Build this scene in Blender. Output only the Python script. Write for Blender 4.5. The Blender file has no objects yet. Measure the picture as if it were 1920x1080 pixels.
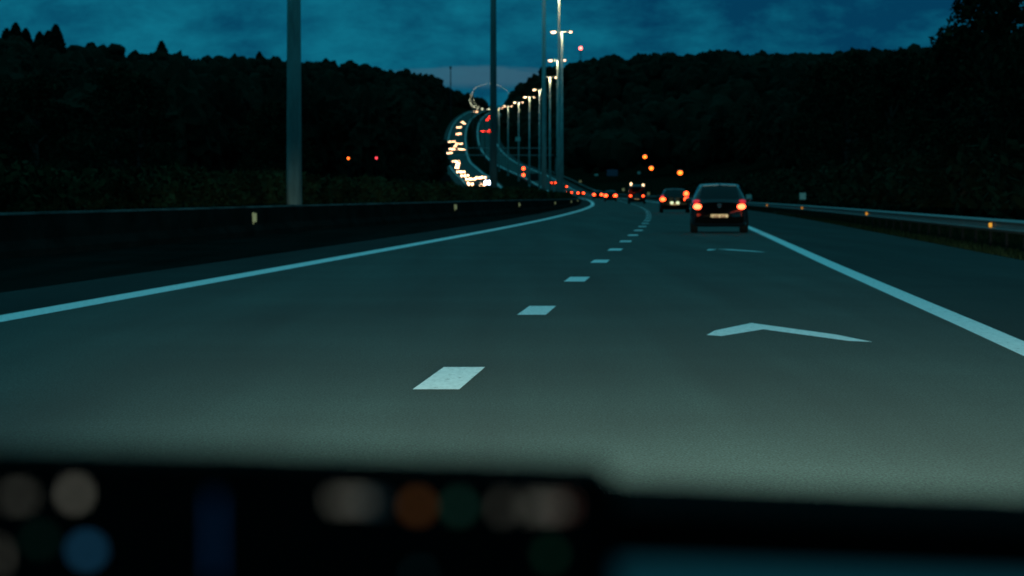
import bpy, bmesh, math, random
import numpy as np
from mathutils import Vector, Matrix

random.seed(7)
rng = np.random.default_rng(7)
S = bpy.context.scene
C = S.collection

# ------------------------------------------------------------------ camera
F = 6280.0            # focal length in pixels of the 1920 wide photograph
HOR = 366.0           # image row of the horizon
EYE = 1.17
cam_d = bpy.data.cameras.new("camera")
cam = bpy.data.objects.new("camera", cam_d)
C.objects.link(cam)
S.camera = cam
cam.location = (0, 0, EYE)
cam.rotation_euler = (math.radians(90) - math.atan((540 - HOR) / F), 0, 0)
cam_d.sensor_width = 36
cam_d.lens = F / 1920 * 36
cam_d.clip_start = 0.02
cam_d.clip_end = 30000
cam_d.dof.use_dof = True
cam_d.dof.focus_distance = 14.0
cam_d.dof.aperture_fstop = 10.5

# ------------------------------------------------------------------ world
W = bpy.data.worlds.new("World")
S.world = W
W.use_nodes = True
nt = W.node_tree
nt.nodes.clear()
def N(t, **kw):
    n = nt.nodes.new(t)
    for k, v in kw.items():
        setattr(n, k, v)
    return n
L = nt.links.new
out = N('ShaderNodeOutputWorld')
bg = N('ShaderNodeBackground')
bg.inputs['Strength'].default_value = 1.0
L(bg.outputs[0], out.inputs[0])
tc = N('ShaderNodeTexCoord')
sep = N('ShaderNodeSeparateXYZ')
L(tc.outputs['Generated'], sep.inputs[0])
mp = N('ShaderNodeMapping')
mp.inputs['Scale'].default_value = (36, 36, 80)
mp.inputs['Location'].default_value = (3.3, 1.2, 0.7)
L(tc.outputs['Generated'], mp.inputs[0])
no = N('ShaderNodeTexNoise')
no.inputs['Scale'].default_value = 1.0
no.inputs['Detail'].default_value = 9
no.inputs['Roughness'].default_value = 0.62
no.inputs['Distortion'].default_value = 0.15
L(mp.outputs[0], no.inputs['Vector'])
cr = N('ShaderNodeValToRGB')
cr.color_ramp.elements[0].position = 0.30
cr.color_ramp.elements[0].color = (0.001, 0.043, 0.100, 1)
cr.color_ramp.elements[1].position = 0.69
cr.color_ramp.elements[1].color = (0.004, 0.150, 0.230, 1)
lowf = N('ShaderNodeTexNoise'); lowf.inputs['Scale'].default_value = 1.0; lowf.inputs['Detail'].default_value = 2
mp3 = N('ShaderNodeMapping'); mp3.inputs['Scale'].default_value = (9, 9, 40); mp3.inputs['Location'].default_value = (0.4, 0.3, 0.2)
L(tc.outputs['Generated'], mp3.inputs[0]); L(mp3.outputs[0], lowf.inputs['Vector'])
c1 = N('ShaderNodeMath', operation='MULTIPLY_ADD'); c1.inputs[1].default_value = 0.35
L(lowf.outputs['Fac'], c1.inputs[0]); L(no.outputs['Fac'], c1.inputs[2])
c2 = N('ShaderNodeMath', operation='MULTIPLY_ADD'); c2.inputs[1].default_value = -0.70   # brighter towards the left
L(sep.outputs['X'], c2.inputs[0]); L(c1.outputs[0], c2.inputs[2])
c3 = N('ShaderNodeMath', operation='SUBTRACT'); c3.inputs[1].default_value = 0.212
L(c2.outputs[0], c3.inputs[0]); L(c3.outputs[0], cr.inputs[0])
# pale cloud bank low over the valley
mrA = N('ShaderNodeMapRange', interpolation_type='SMOOTHSTEP')
for i, v in enumerate((0.0310, 0.0340, 0, 1)): mrA.inputs[i + 1].default_value = v
mrB = N('ShaderNodeMapRange', interpolation_type='SMOOTHSTEP')
for i, v in enumerate((0.0368, 0.0385, 1, 0)): mrB.inputs[i + 1].default_value = v
mp2 = N('ShaderNodeMapping'); mp2.inputs['Scale'].default_value = (60, 60, 300)
L(tc.outputs['Generated'], mp2.inputs[0])
no2 = N('ShaderNodeTexNoise'); no2.inputs['Scale'].default_value = 1; no2.inputs['Detail'].default_value = 5
L(mp2.outputs[0], no2.inputs['Vector'])
wob = N('ShaderNodeMath', operation='MULTIPLY_ADD')
wob.inputs[1].default_value = 0.005
L(no2.outputs['Fac'], wob.inputs[0]); L(sep.outputs['Z'], wob.inputs[2])
sub = N('ShaderNodeMath', operation='SUBTRACT'); sub.inputs[1].default_value = 0.0025
L(wob.outputs[0], sub.inputs[0])
L(sep.outputs['Z'], mrA.inputs[0]); L(sub.outputs[0], mrB.inputs[0])
mul = N('ShaderNodeMath', operation='MULTIPLY')
L(mrA.outputs[0], mul.inputs[0]); L(mrB.outputs[0], mul.inputs[1])
bandx = N('ShaderNodeMapRange', interpolation_type='SMOOTHSTEP')
absx = N('ShaderNodeMath', operation='ABSOLUTE'); L(sep.outputs['X'], absx.inputs[0])
for i, v in enumerate((0.012, 0.05, 0.75, 0.0)): bandx.inputs[i + 1].default_value = v
L(absx.outputs[0], bandx.inputs[0])
mul2 = N('ShaderNodeMath', operation='MULTIPLY')
L(mul.outputs[0], mul2.inputs[0]); L(bandx.outputs[0], mul2.inputs[1])
mxb = N('ShaderNodeMix', data_type='RGBA')
mxb.inputs['B'].default_value = (0.040, 0.118, 0.172, 1)
L(mul2.outputs[0], mxb.inputs['Factor']); L(cr.outputs[0], mxb.inputs['A'])
# dusk sky overhead, unseen: tinted low-sun Nishita with teal added to light the ground
sky = N('ShaderNodeTexSky', sky_type='NISHITA')
sky.sun_disc = False
sky.sun_elevation = math.radians(1.0)
sky.sun_rotation = math.radians(200)
tint = N('ShaderNodeMix', data_type='RGBA', blend_type='MULTIPLY')
tint.inputs['Factor'].default_value = 1.0
tint.inputs['B'].default_value = (0.004, 0.02, 0.025, 1)
L(sky.outputs[0], tint.inputs['A'])
addu = N('ShaderNodeMix', data_type='RGBA', blend_type='ADD')
addu.inputs['Factor'].default_value = 1.0
addu.inputs['B'].default_value = (0.022, 0.25, 0.32, 1)
L(tint.outputs['Result'], addu.inputs['A'])
mru = N('ShaderNodeMapRange', interpolation_type='SMOOTHSTEP')
for i, v in enumerate((0.07, 0.45, 0, 1)): mru.inputs[i + 1].default_value = v
L(sep.outputs['Z'], mru.inputs[0])
mxu = N('ShaderNodeMix', data_type='RGBA')
L(mru.outputs[0], mxu.inputs['Factor']); L(mxb.outputs['Result'], mxu.inputs['A']); L(addu.outputs['Result'], mxu.inputs['B'])
L(mxu.outputs['Result'], bg.inputs['Color'])

# the sun is below the hills: only a very weak, very soft afterglow is left
sd = bpy.data.lights.new("afterglow", 'SUN')
sd.energy = 0.02; sd.angle = math.radians(40); sd.color = (0.6, 0.85, 1.0)
so = bpy.data.objects.new("afterglow", sd)
so.rotation_euler = (math.radians(55), 0, math.radians(20))
C.objects.link(so)

S.view_settings.view_transform = 'Standard'
S.view_settings.look = 'None'
S.view_settings.exposure = 0.0
S.view_settings.gamma = 1.0
S.view_settings.use_curve_mapping = False
S.cycles.max_bounces = 5
S.cycles.sample_clamp_indirect = 1.0
S.cycles.use_light_tree = True
S.cycles.use_denoising = True

# ------------------------------------------------------------------ helpers
def tag(o, label=None, cat=None, group=None, kind=None):
    if label: o['label'] = label
    if cat: o['category'] = cat
    if group: o['group'] = group
    if kind: o['kind'] = kind
    return o

def empty(name, loc, rz=0, **kw):
    o = bpy.data.objects.new(name, None)
    o.empty_display_size = 0.3
    C.objects.link(o)
    o.location = loc; o.rotation_euler = (0, 0, rz)
    return tag(o, **kw)

class MB:
    def __init__(s): s.v = []; s.f = []
    def add(s, vs, fs):
        b = len(s.v); s.v += [tuple(p) for p in vs]
        s.f += [tuple(i + b for i in f) for f in fs]; return s
    def box(s, c, d, rz=0, taper=1.0):
        x, y, z = d[0] / 2, d[1] / 2, d[2] / 2
        vs = []
        for k, (sx, sy, sz) in enumerate([(-1,-1,-1),(1,-1,-1),(1,1,-1),(-1,1,-1),(-1,-1,1),(1,-1,1),(1,1,1),(-1,1,1)]):
            t = taper if sz > 0 else 1
            px, py = sx * x * t, sy * y * t
            vs.append((c[0] + px * math.cos(rz) - py * math.sin(rz), c[1] + px * math.sin(rz) + py * math.cos(rz), c[2] + sz * z))
        return s.add(vs, [(0,3,2,1),(4,5,6,7),(0,1,5,4),(1,2,6,5),(2,3,7,6),(3,0,4,7)])
    def tube(s, p0, p1, r0, r1, n=12, cap=True):
        p0, p1 = Vector(p0), Vector(p1); a = (p1 - p0).normalized()
        u = a.orthogonal().normalized(); w = a.cross(u)
        vs = []
        for p, r in ((p0, r0), (p1, r1)):
            for k in range(n):
                t = 2 * math.pi * k / n
                vs.append(p + (u * math.cos(t) + w * math.sin(t)) * r)
        fs = [(k, (k + 1) % n, n + (k + 1) % n, n + k) for k in range(n)]
        if cap: fs += [tuple(range(n))[::-1], tuple(range(n, 2 * n))]
        return s.add(vs, fs)
    def ell(s, c, r, n=12, m=8):
        vs = [(c[0], c[1], c[2] - r[2])]
        for i in range(1, m):
            ph = -math.pi / 2 + math.pi * i / m
            for k in range(n):
                t = 2 * math.pi * k / n
                vs.append((c[0] + r[0] * math.cos(ph) * math.cos(t), c[1] + r[1] * math.cos(ph) * math.sin(t), c[2] + r[2] * math.sin(ph)))
        vs.append((c[0], c[1], c[2] + r[2]))
        fs = [(0, 1 + (k + 1) % n, 1 + k) for k in range(n)]
        for i in range(m - 2):
            for k in range(n):
                a = 1 + i * n
                fs.append((a + k, a + (k + 1) % n, a + n + (k + 1) % n, a + n + k))
        e = len(vs) - 1; a = 1 + (m - 2) * n
        fs += [(a + k, a + (k + 1) % n, e) for k in range(n)]
        return s.add(vs, fs)
    def build(s, name, m, parent=None, smooth=False, bevel=0):
        me = bpy.data.meshes.new(name)
        me.from_pydata(s.v, [], s.f); me.update()
        if m: me.materials.append(m)
        if smooth:
            me.polygons.foreach_set('use_smooth', [True] * len(me.polygons))
        o = bpy.data.objects.new(name, me); C.objects.link(o)
        if parent: o.parent = parent
        if bevel:
            b = o.modifiers.new('bevel', 'BEVEL'); b.width = bevel; b.segments = 2
        return o

def fast_mesh(name, verts, faces, m, parent=None, smooth=False):
    """verts (n,3), faces (m,k) numpy"""
    me = bpy.data.meshes.new(name)
    nf, k = faces.shape
    me.vertices.add(len(verts)); me.vertices.foreach_set('co', np.ascontiguousarray(verts, dtype=np.float32).ravel())
    me.loops.add(nf * k); me.loops.foreach_set('vertex_index', faces.astype(np.int32).ravel())
    me.polygons.add(nf)
    me.polygons.foreach_set('loop_start', np.arange(0, nf * k, k, dtype=np.int32))
    me.polygons.foreach_set('loop_total', np.full(nf, k, dtype=np.int32))
    me.polygons.foreach_set('use_smooth', np.full(nf, smooth, dtype=bool))
    me.update(calc_edges=True)
    me.materials.append(m)
    o = bpy.data.objects.new(name, me); C.objects.link(o)
    if parent: o.parent = parent
    return o

def copy_tree(o, parent=None):
    c = o.copy(); C.objects.link(c); c.parent = parent
    for ch in list(o.children):
        copy_tree(ch, c)
    return c

# ------------------------------------------------------------------ materials
def mat(name, col, rough=0.6, metal=0.0, emit=None, es=0.0, var=0.0, vscale=5.0, bump=0.0, bscale=60.0, coat=0.0, spec=0.5, col2=None, stretch=None):
    m = bpy.data.materials.new(name); m.use_nodes = True
    t = m.node_tree; b = t.nodes['Principled BSDF']
    b.inputs['Base Color'].default_value = (*col, 1)
    b.inputs['Roughness'].default_value = rough
    b.inputs['Metallic'].default_value = metal
    b.inputs['Specular IOR Level'].default_value = spec
    b.inputs['Coat Weight'].default_value = coat
    b.inputs['Coat Roughness'].default_value = 0.08
    if emit:
        b.inputs['Emission Color'].default_value = (*emit, 1)
        b.inputs['Emission Strength'].default_value = es
    vec = None
    if var or bump:
        g = t.nodes.new('ShaderNodeNewGeometry')
        vec = g.outputs['Position']
        if stretch:
            mm = t.nodes.new('ShaderNodeMapping'); mm.inputs['Scale'].default_value = stretch
            t.links.new(vec, mm.inputs[0]); vec = mm.outputs[0]
    if var:
        n = t.nodes.new('ShaderNodeTexNoise'); n.inputs['Scale'].default_value = vscale; n.inputs['Detail'].default_value = 6
        n.inputs['Roughness'].default_value = 0.6
        t.links.new(vec, n.inputs['Vector'])
        r = t.nodes.new('ShaderNodeValToRGB')
        c2 = col2 or tuple(min(1, c * (1 + var)) for c in col)
        r.color_ramp.elements[0].position = 0.33; r.color_ramp.elements[1].position = 0.67
        r.color_ramp.elements[0].color = (*[c * (1 - var) for c in col], 1)
        r.color_ramp.elements[1].color = (*c2, 1)
        t.links.new(n.outputs['Fac'], r.inputs[0]); t.links.new(r.outputs[0], b.inputs['Base Color'])
    if bump:
        n = t.nodes.new('ShaderNodeTexNoise'); n.inputs['Scale'].default_value = bscale; n.inputs['Detail'].default_value = 4
        t.links.new(vec, n.inputs['Vector'])
        bp = t.nodes.new('ShaderNodeBump'); bp.inputs['Strength'].default_value = bump; bp.inputs['Distance'].default_value = 0.05
        t.links.new(n.outputs['Fac'], bp.inputs['Height']); t.links.new(bp.outputs[0], b.inputs['Normal'])
    return m

def asphalt(name, base, spec=0.2):
    m = bpy.data.materials.new(name); m.use_nodes = True
    t = m.node_tree; b = t.nodes['Principled BSDF']; K = t.links.new
    g = t.nodes.new('ShaderNodeNewGeometry')
    def noise(scale, detail, st=None):
        v = g.outputs['Position']
        if st:
            mm = t.nodes.new('ShaderNodeMapping'); mm.inputs['Scale'].default_value = st
            K(v, mm.inputs[0]); v = mm.outputs[0]
        n = t.nodes.new('ShaderNodeTexNoise'); n.inputs['Scale'].default_value = scale; n.inputs['Detail'].default_value = detail
        K(v, n.inputs['Vector']); return n.outputs['Fac']
    def rng_(v, a, bb, c, d):
        r = t.nodes.new('ShaderNodeMapRange')
        for i, x in enumerate((a, bb, c, d)): r.inputs[i + 1].default_value = x
        K(v, r.inputs[0]); return r.outputs[0]
    grain = rng_(noise(85, 2, (1, .3, 1)), 0.3, 0.7, 0.35, 1.65)
    grain2 = rng_(noise(16, 3, (1.6, 0.35, 1)), 0.3, 0.7, 0.88, 1.12)
    streak = rng_(noise(1.0, 5, (1.1, 0.035, 1)), 0.3, 0.7, 0.70, 1.30)
    patch = rng_(noise(0.25, 4), 0.3, 0.7, 0.80, 1.20)
    def mul(a, bb):
        k = t.nodes.new('ShaderNodeMath'); k.operation = 'MULTIPLY'; K(a, k.inputs[0]); K(bb, k.inputs[1]); return k.outputs[0]
    f = mul(mul(grain, grain2), mul(streak, patch))
    v = t.nodes.new('ShaderNodeVectorMath'); v.operation = 'SCALE'
    v.inputs[0].default_value = base
    K(f, v.inputs['Scale']); K(v.outputs[0], b.inputs['Base Color'])
    b.inputs['Roughness'].default_value = 0.85
    b.inputs['Specular IOR Level'].default_value = spec
    bp = t.nodes.new('ShaderNodeBump'); bp.inputs['Strength'].default_value = 0.12; bp.inputs['Distance'].default_value = 0.01
    K(noise(90, 3), bp.inputs['Height']); K(bp.outputs[0], b.inputs['Normal'])
    return m

M = {}
M['asphalt'] = asphalt('asphalt', (0.025, 0.043, 0.038))
M['verge_shoulder'] = asphalt('left_shoulder_asphalt', (0.011, 0.018, 0.017), 0.05)
M['shoulder'] = asphalt('shoulder_asphalt', (0.017, 0.027, 0.025), 0.1)
M['strip'] = asphalt('median_gravel', (0.008, 0.010, 0.009), 0.0)
M['line'] = mat('road_paint', (0.86, 0.86, 0.85), 0.6, var=0.16, vscale=11, col2=(0.90, 0.90, 0.89), stretch=(2.5, 0.3, 1))
M['grass'] = mat('grass_ground', (0.007, 0.010, 0.006), 1.0, var=0.5, vscale=0.6, spec=0.0, bump=0.6, bscale=6)
M['blade'] = mat('grass_blades', (0.012, 0.018, 0.008), 0.9, var=0.5, vscale=2, spec=0.02)
M['forest'] = mat('forest_leaves', (0.010, 0.014, 0.009), 1.0, var=0.55, vscale=0.03, spec=0.02, bump=1.0, bscale=0.9)
M['leaf'] = mat('tree_leaves', (0.011, 0.017, 0.009), 0.9, var=0.5, vscale=0.8, spec=0.02)
M['hedge'] = mat('hedge_leaves', (0.017, 0.023, 0.010), 0.9, var=0.75, vscale=0.35, spec=0.02)
M['needle'] = mat('conifer_needles', (0.012, 0.018, 0.012), 0.95, var=0.4, vscale=1.2, spec=0.05)
M['bark'] = mat('bark', (0.03, 0.025, 0.018), 0.9, var=0.3, vscale=4)
M['concrete'] = mat('barrier_concrete', (0.011, 0.012, 0.011), 0.95, var=0.35, vscale=1.5, bump=0.3, bscale=20, spec=0.0, stretch=(1, 0.3, 1))
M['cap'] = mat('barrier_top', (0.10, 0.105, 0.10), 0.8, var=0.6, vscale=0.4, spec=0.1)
M['galv'] = mat('galvanised_steel', (0.13, 0.16, 0.16), 0.6, 0.3, var=0.15, vscale=3)
M['post'] = mat('rail_post', (0.007, 0.007, 0.007), 0.8, 0.0, var=0.2, vscale=3, spec=0.05)
M['pole'] = mat('mast_steel', (0.26, 0.38, 0.38), 0.6, 0.1, var=0.3, vscale=1.2, stretch=(3, 3, 0.5))
M['pole_dark'] = mat('mast_steel_shaded', (0.09, 0.14, 0.145), 0.7, 0.05, var=0.3, vscale=1.2, stretch=(3, 3, 0.5))  # second mast's silhouette darkness put into the steel colour
M['glow'] = mat('lamp_bowl', (0.9, 0.85, 0.7), 0.3, emit=(1.0, 0.60, 0.34), es=6)
M['glow_far'] = mat('lamp_bowl_distant', (0.9, 0.85, 0.7), 0.3, emit=(0.85, 0.85, 0.55), es=4.0)
M['pole_far'] = mat('mast_steel_distant', (0.05, 0.055, 0.05), 0.8, 0.0, spec=0.1)
M['casing'] = mat('lamp_casing', (0.2, 0.2, 0.2), 0.5, 0.3)
M['paint'] = mat('dark_car_paint', (0.006, 0.010, 0.014), 0.30, 0.2, coat=0.7, spec=0.3)
M['paint2'] = mat('darker_car_paint', (0.010, 0.010, 0.012), 0.35, 0.1, coat=0.25, spec=0.2)
M['glass'] = mat('car_glass', (0.002, 0.004, 0.005), 0.16, spec=0.35)
M['trim'] = mat('black_trim', (0.0015, 0.0015, 0.0015), 0.8, spec=0.03)
M['tyre'] = mat('tyre_rubber', (0.006, 0.006, 0.006), 0.9, bump=0.3, bscale=40, spec=0.15)
M['rim'] = mat('wheel_rim', (0.08, 0.08, 0.085), 0.4, 0.8)
M['brake'] = mat('brake_light', (0.5, 0.05, 0.02), 0.3, emit=(1.0, 0.058, 0.012), es=11)
M['brake_near'] = mat('brake_light_core', (0.5, 0.05, 0.02), 0.3, emit=(1.0, 0.085, 0.028), es=9)
M['dimred'] = mat('tail_lens', (0.3, 0.005, 0.02), 0.3, emit=(1.0, 0.02, 0.05), es=0.5)
M['taildistant'] = mat('tail_light_distant', (0.5, 0.02, 0.02), 0.3, emit=(1.0, 0.035, 0.02), es=24)
M['head'] = mat('headlamp', (0.9, 0.9, 0.85), 0.3, emit=(1.0, 0.52, 0.27), es=19)
M['headblue'] = mat('headlamp_xenon', (0.9, 0.9, 0.95), 0.3, emit=(0.66, 0.74, 1.0), es=40)
M['marker'] = mat('marker_lamp', (0.9, 0.85, 0.6), 0.3, emit=(1.0, 0.65, 0.35), es=3.5)
M['plate'] = mat('plate_face', (0.30, 0.27, 0.18), 0.5, emit=(1.0, 0.66, 0.26), es=0.50)  # plate's own glow stands in for lamplight falling on it
M['plate_text'] = mat('plate_characters', (0.16, 0.02, 0.01), 0.5, emit=(0.9, 0.32, 0.06), es=0.12)  # faint emission paints the same lamplight onto the characters
M['platelamp'] = mat('plate_lamp', (0.8, 0.8, 0.6), 0.4, emit=(0.8, 0.9, 0.5), es=1.3)
M['emblem'] = mat('emblem_chrome', (0.35, 0.4, 0.42), 0.25, 1.0)
M['refl_y'] = mat('pale_reflector', (0.2, 0.2, 0.1), 0.5, emit=(0.75, 0.85, 0.40), es=0.11)  # emission stands in for headlight thrown back by the reflector
M['refl_a'] = mat('amber_reflector', (0.8, 0.4, 0.02), 0.5, emit=(1.0, 0.30, 0.01), es=0.5)  # amber glow paints in the returned headlight, no lamp inside
M['sign_teal'] = mat('sign_back', (0.25, 0.42, 0.38), 0.6, var=0.1, vscale=3)
M['sign_blue'] = mat('sign_blue', (0.01, 0.045, 0.09), 0.6, var=0.1, vscale=3)
M['sign_dark'] = mat('sign_reverse', (0.004, 0.005, 0.005), 0.9)
M['gantry'] = mat('gantry_steel', (0.28, 0.30, 0.30), 0.6, 0.3)
M['amber'] = mat('sodium_lamp', (0.9, 0.5, 0.1), 0.3, emit=(1.0, 0.13, 0.012), es=5.5)
M['beacon'] = mat('warning_beacon', (0.8, 0.1, 0.1), 0.3, emit=(1.0, 0.13, 0.10), es=8)
M['pink'] = mat('red_signal', (0.8, 0.1, 0.1), 0.3, emit=(1.0, 0.05, 0.07), es=3.0)

# chipped and tyre-darkened paint
t_ = M['line'].node_tree; b_ = t_.nodes['Principled BSDF']; src_ = b_.inputs['Base Color'].links[0].from_socket
g_ = t_.nodes.new('ShaderNodeNewGeometry'); mm_ = t_.nodes.new('ShaderNodeMapping'); mm_.inputs['Scale'].default_value = (1, .35, 1)
n_ = t_.nodes.new('ShaderNodeTexNoise'); n_.inputs['Scale'].default_value = 16; n_.inputs['Detail'].default_value = 9; n_.inputs['Roughness'].default_value = .75
r_ = t_.nodes.new('ShaderNodeMapRange'); mx_ = t_.nodes.new('ShaderNodeMix'); mx_.data_type = 'RGBA'
for i_, v_ in enumerate((.57, .66, 0, .75)): r_.inputs[i_ + 1].default_value = v_
mx_.inputs['B'].default_value = (.10, .11, .10, 1)
t_.links.new(g_.outputs['Position'], mm_.inputs[0]); t_.links.new(mm_.outputs[0], n_.inputs['Vector']); t_.links.new(n_.outputs['Fac'], r_.inputs[0])
t_.links.new(r_.outputs[0], mx_.inputs['Factor']); t_.links.new(src_, mx_.inputs['A']); t_.links.new(mx_.outputs['Result'], b_.inputs['Base Color'])

# ------------------------------------------------------------------ the motorway's course (x = lateral, y = distance)
LP = [(-300,-22.5),(0,-6.5),(31.4,-4.85),(51,-3.8),(67,-2.9),(87,-1.85),(106.5,-.8),(129.6,.4),(171,2.35),(247,5.35),(334,8.1),(443,10.6),(554,12.5),(678,13.6),
      (791,13.4),(921,12),(1062,9.9),(1210,6.8),(1358,2.8),(1495,-1.4),(1615,-5.1),(1735,-9.6),(1860,-13.3),(1985,-16.5),(2110,-19.5),(2235,-21.8),
      (2360,-23.9),(2485,-25.5),(2610,-26.9),(2735,-27.7),(2860,-27.8),(2985,-27.3),(3110,-25.7),(3235,-23.8),(3360,-21.2),(3485,-17.7),(3610,-13.9),
      (3735,-11),(3860,-7.8),(3985,-4.4),(4110,-1.4),(4235,1.1),(4600,9),(9000,80)]
ZP = [(-300,0),(100,0),(205,.1),(376,.18),(500,.35),(620,.5),(700,.6),(791,.75),(921,1.3),(1062,3.3),(1210,6.3),(1358,9.3),(1495,12),(1615,14.7),
      (1735,17.7),(1860,21.5),(1985,25.6),(2110,30),(2235,34.7),(2360,40),(2485,45.6),(2610,51.3),(2735,57),(2860,63.3),(2985,69),(3110,74.5),
      (3235,79.8),(3360,84.7),(3485,89.1),(3610,92.7),(3735,95.7),(3860,98.6),(3985,100.8),(4110,102),(4400,102.5),(4700,98),(9000,60)]
G = np.arange(-250, 8001, 5.0)
def smooth(pts, sig):
    a = np.arange(-700, 8501, 5.0)
    xs, ys = np.array(pts, float).T
    v = np.interp(a, xs, ys)
    lo = a < xs[0]; v[lo] = ys[0] + (a[lo] - xs[0]) * (ys[1] - ys[0]) / (xs[1] - xs[0])
    k = np.exp(-0.5 * (np.arange(-60, 61) * 5.0 / sig) ** 2); k /= k.sum()
    v2 = np.convolve(v, k, 'same')
    return np.interp(G, a, v2)
XLg, ZRg = smooth(LP, 28), smooth(ZP, 45)
def XL(D): return np.interp(D, G, XLg)
def ZR(D): return np.interp(D, G, ZRg)
def slope(D): return float((XL(D + 4) - XL(D - 4)) / 8)
def uDash(D): return np.interp(D, [0, 100, 200, 400, 1100, 1500], [5.0, 4.82, 4.64, 4.2, 4.0, 4.0])
def uR(D): return np.interp(D, [0, 26, 57, 118, 250, 1000, 1500, 4000], [9.05, 9.05, 8.85, 8.6, 8.2, 8.2, 12, 12])
def uLCR(D): return np.interp(D, [0, 900, 1400, 1700, 2200], [-14, -13, -13.5, -12, -9])
def LCW(D): return np.interp(D, [0, 1000, 1600], [10.5, 10.5, 12])
def uBar(D): return np.interp(D, [0, 110, 150, 183, 220, 280, 350, 600], [-6.6, -6.4, -4.9, -4.0, -2.7, -1.9, -1.7, -1.6])
def hBar(D): return np.interp(D, [0, 180, 350], [.82, .80, .62])
st = np.concatenate([np.arange(-60, 400, 6.0), np.arange(400, 1600, 15.0), np.arange(1600, 4600, 25.0)])

def ribbon(name, ua, ub, m, dz, d0=-60, d1=4500, **kw):
    s = st[(st >= d0) & (st <= d1)]
    if s[0] > d0: s = np.concatenate([[d0], s])
    ua_, ub_ = (f(s) if callable(f) else np.full(len(s), f) for f in (ua, ub))
    x, z = XL(s), ZR(s) + dz
    v = np.empty((len(s) * 2, 3))
    v[0::2] = np.stack([x + ua_, s, z], 1); v[1::2] = np.stack([x + ub_, s, z], 1)
    i = np.arange(len(s) - 1) * 2
    f = np.stack([i, i + 1, i + 3, i + 2], 1)
    return tag(fast_mesh(name, v, f, m), kind='structure', **kw)

# ------------------------------------------------------------------ terrain
SIL = [(-400,60),(0,66),(30,66),(110,70),(135,78),(160,84),(200,78),(260,82),(330,95),(400,103),(470,107),(540,108),(640,114),(740,125),(775,134),(830,134),(850,142),(870,158),(880,174),
       (890,181),(900,180),(908,188),(916,200),(925,203),(935,200),(942,196),(950,184),(965,162),(985,143),(1010,127),(1050,112),(1110,104),(1170,98),(1240,98),
       (1330,93),(1390,94),(1450,101),(1520,100),(1600,93),(1700,86),(1760,72),(1800,66),(2400,60)]
def sil(px): return np.interp(px, *np.array(SIL, float).T)
LC_ = [(-300,-520,45),(0,-500,45),(1000,-270,50),(1500,-229,55),(1700,-179,56),(2000,-146.5,65),(2300,-117,75),(2600,-91,83),(3000,-72,93),(3200,-58,86),(3400,-60,92),(3700,-60,97),(4300,-70,99),(9000,-70,60)]
RC_ = [(-300,200,28),(0,200,28),(700,185,32),(1200,183,38),(1300,153,41),(1500,134,47),(1700,116,57),(2000,89,69),(2500,60,86),(2800,42,95),(3000,28,97),(3200,16,96),(3300,12,90),(3600,30,97),(4300,60,99),(9000,160,60)]
def crest(t, D, i): a = np.array(t, float).T; return np.interp(D, a[0], a[i])
def sm(t): t = np.clip(t, 0, 1); return t * t * (3 - 2 * t)
def ground(X, D):
    """terrain height, vectorised"""
    X = np.asarray(X, float); D = np.asarray(D, float)
    xl, zr = XL(D), ZR(D)
    el = xl + uLCR(D) - LCW(D) - 5
    er = xl + uR(D) + 4.0
    cl, cr_ = np.minimum(crest(LC_, D, 1), el - 12), np.maximum(crest(RC_, D, 1), er + 12)
    zl, zz = crest(LC_, D, 2), crest(RC_, D, 2)
    bump = 1.6 * np.sin(X * .031 + D * .013) + 1.2 * np.sin(X * .053 - D * .021)
    tl = sm((el - X) / (el - cl)); tr = sm((X - er) / (cr_ - er))
    z = zr - 0.12 + (zl - zr) * tl + (zz - zr) * tr + bump * np.clip(np.maximum(el - 8 - X, X - er - 12) / 30, 0, 1)
    z = z - 0.25 * np.clip((X - er) / 1.5, 0, 1) * (X > er)
    return z
ucol = np.array([-3000,-2000,-1300,-900,-650,-500,-400,-330,-280,-240,-205,-175,-150,-128,-110,-95,-82,-71,-62,-54,-47,-41,-36,-32,-29,-26,-23,-20,-16,-12,-8.5,-6.5,-3,0,4,8,11,12.1,12.8,14,15.6,17,19,22,26,31,37,44,52,61,71,83,97,113,132,155,185,220,270,340,440,600,900,1400,2200,3000], float)
rows = np.concatenate([[-240, -150], st, np.arange(4600, 7900, 300.0)])
DD, UU = np.meshgrid(rows, ucol, indexing='ij')
XX = XL(DD) + UU
ZZ = ground(XX, DD)
nr, nc = DD.shape
idx = np.arange(nr * nc).reshape(nr, nc)
fq = np.stack([idx[:-1, :-1], idx[:-1, 1:], idx[1:, 1:], idx[1:, :-1]], -1).reshape(-1, 4)
tag(fast_mesh('ground', np.stack([XX, DD, ZZ], -1).reshape(-1, 3), fq, M['grass'], smooth=True), kind='structure')

ribbon('left_shoulder', -1.75, -0.08, M['verge_shoulder'], 0.0)
ribbon('motorway', -.08, lambda s: uR(s) + 0.0, M['asphalt'], 0.0)
ribbon('hard_shoulder', lambda s: uR(s), lambda s: uR(s) + 3.6, M['shoulder'], 0.0)
ribbon('median_strip', lambda s: uBar(s) + 0.25, -1.78, M['strip'], -0.015, d1=1200)
ribbon('opposite_carriageway', lambda s: uLCR(s) - LCW(s) - 3.5, lambda s: uLCR(s) + 1.2, M['asphalt'], 0.0)

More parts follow.
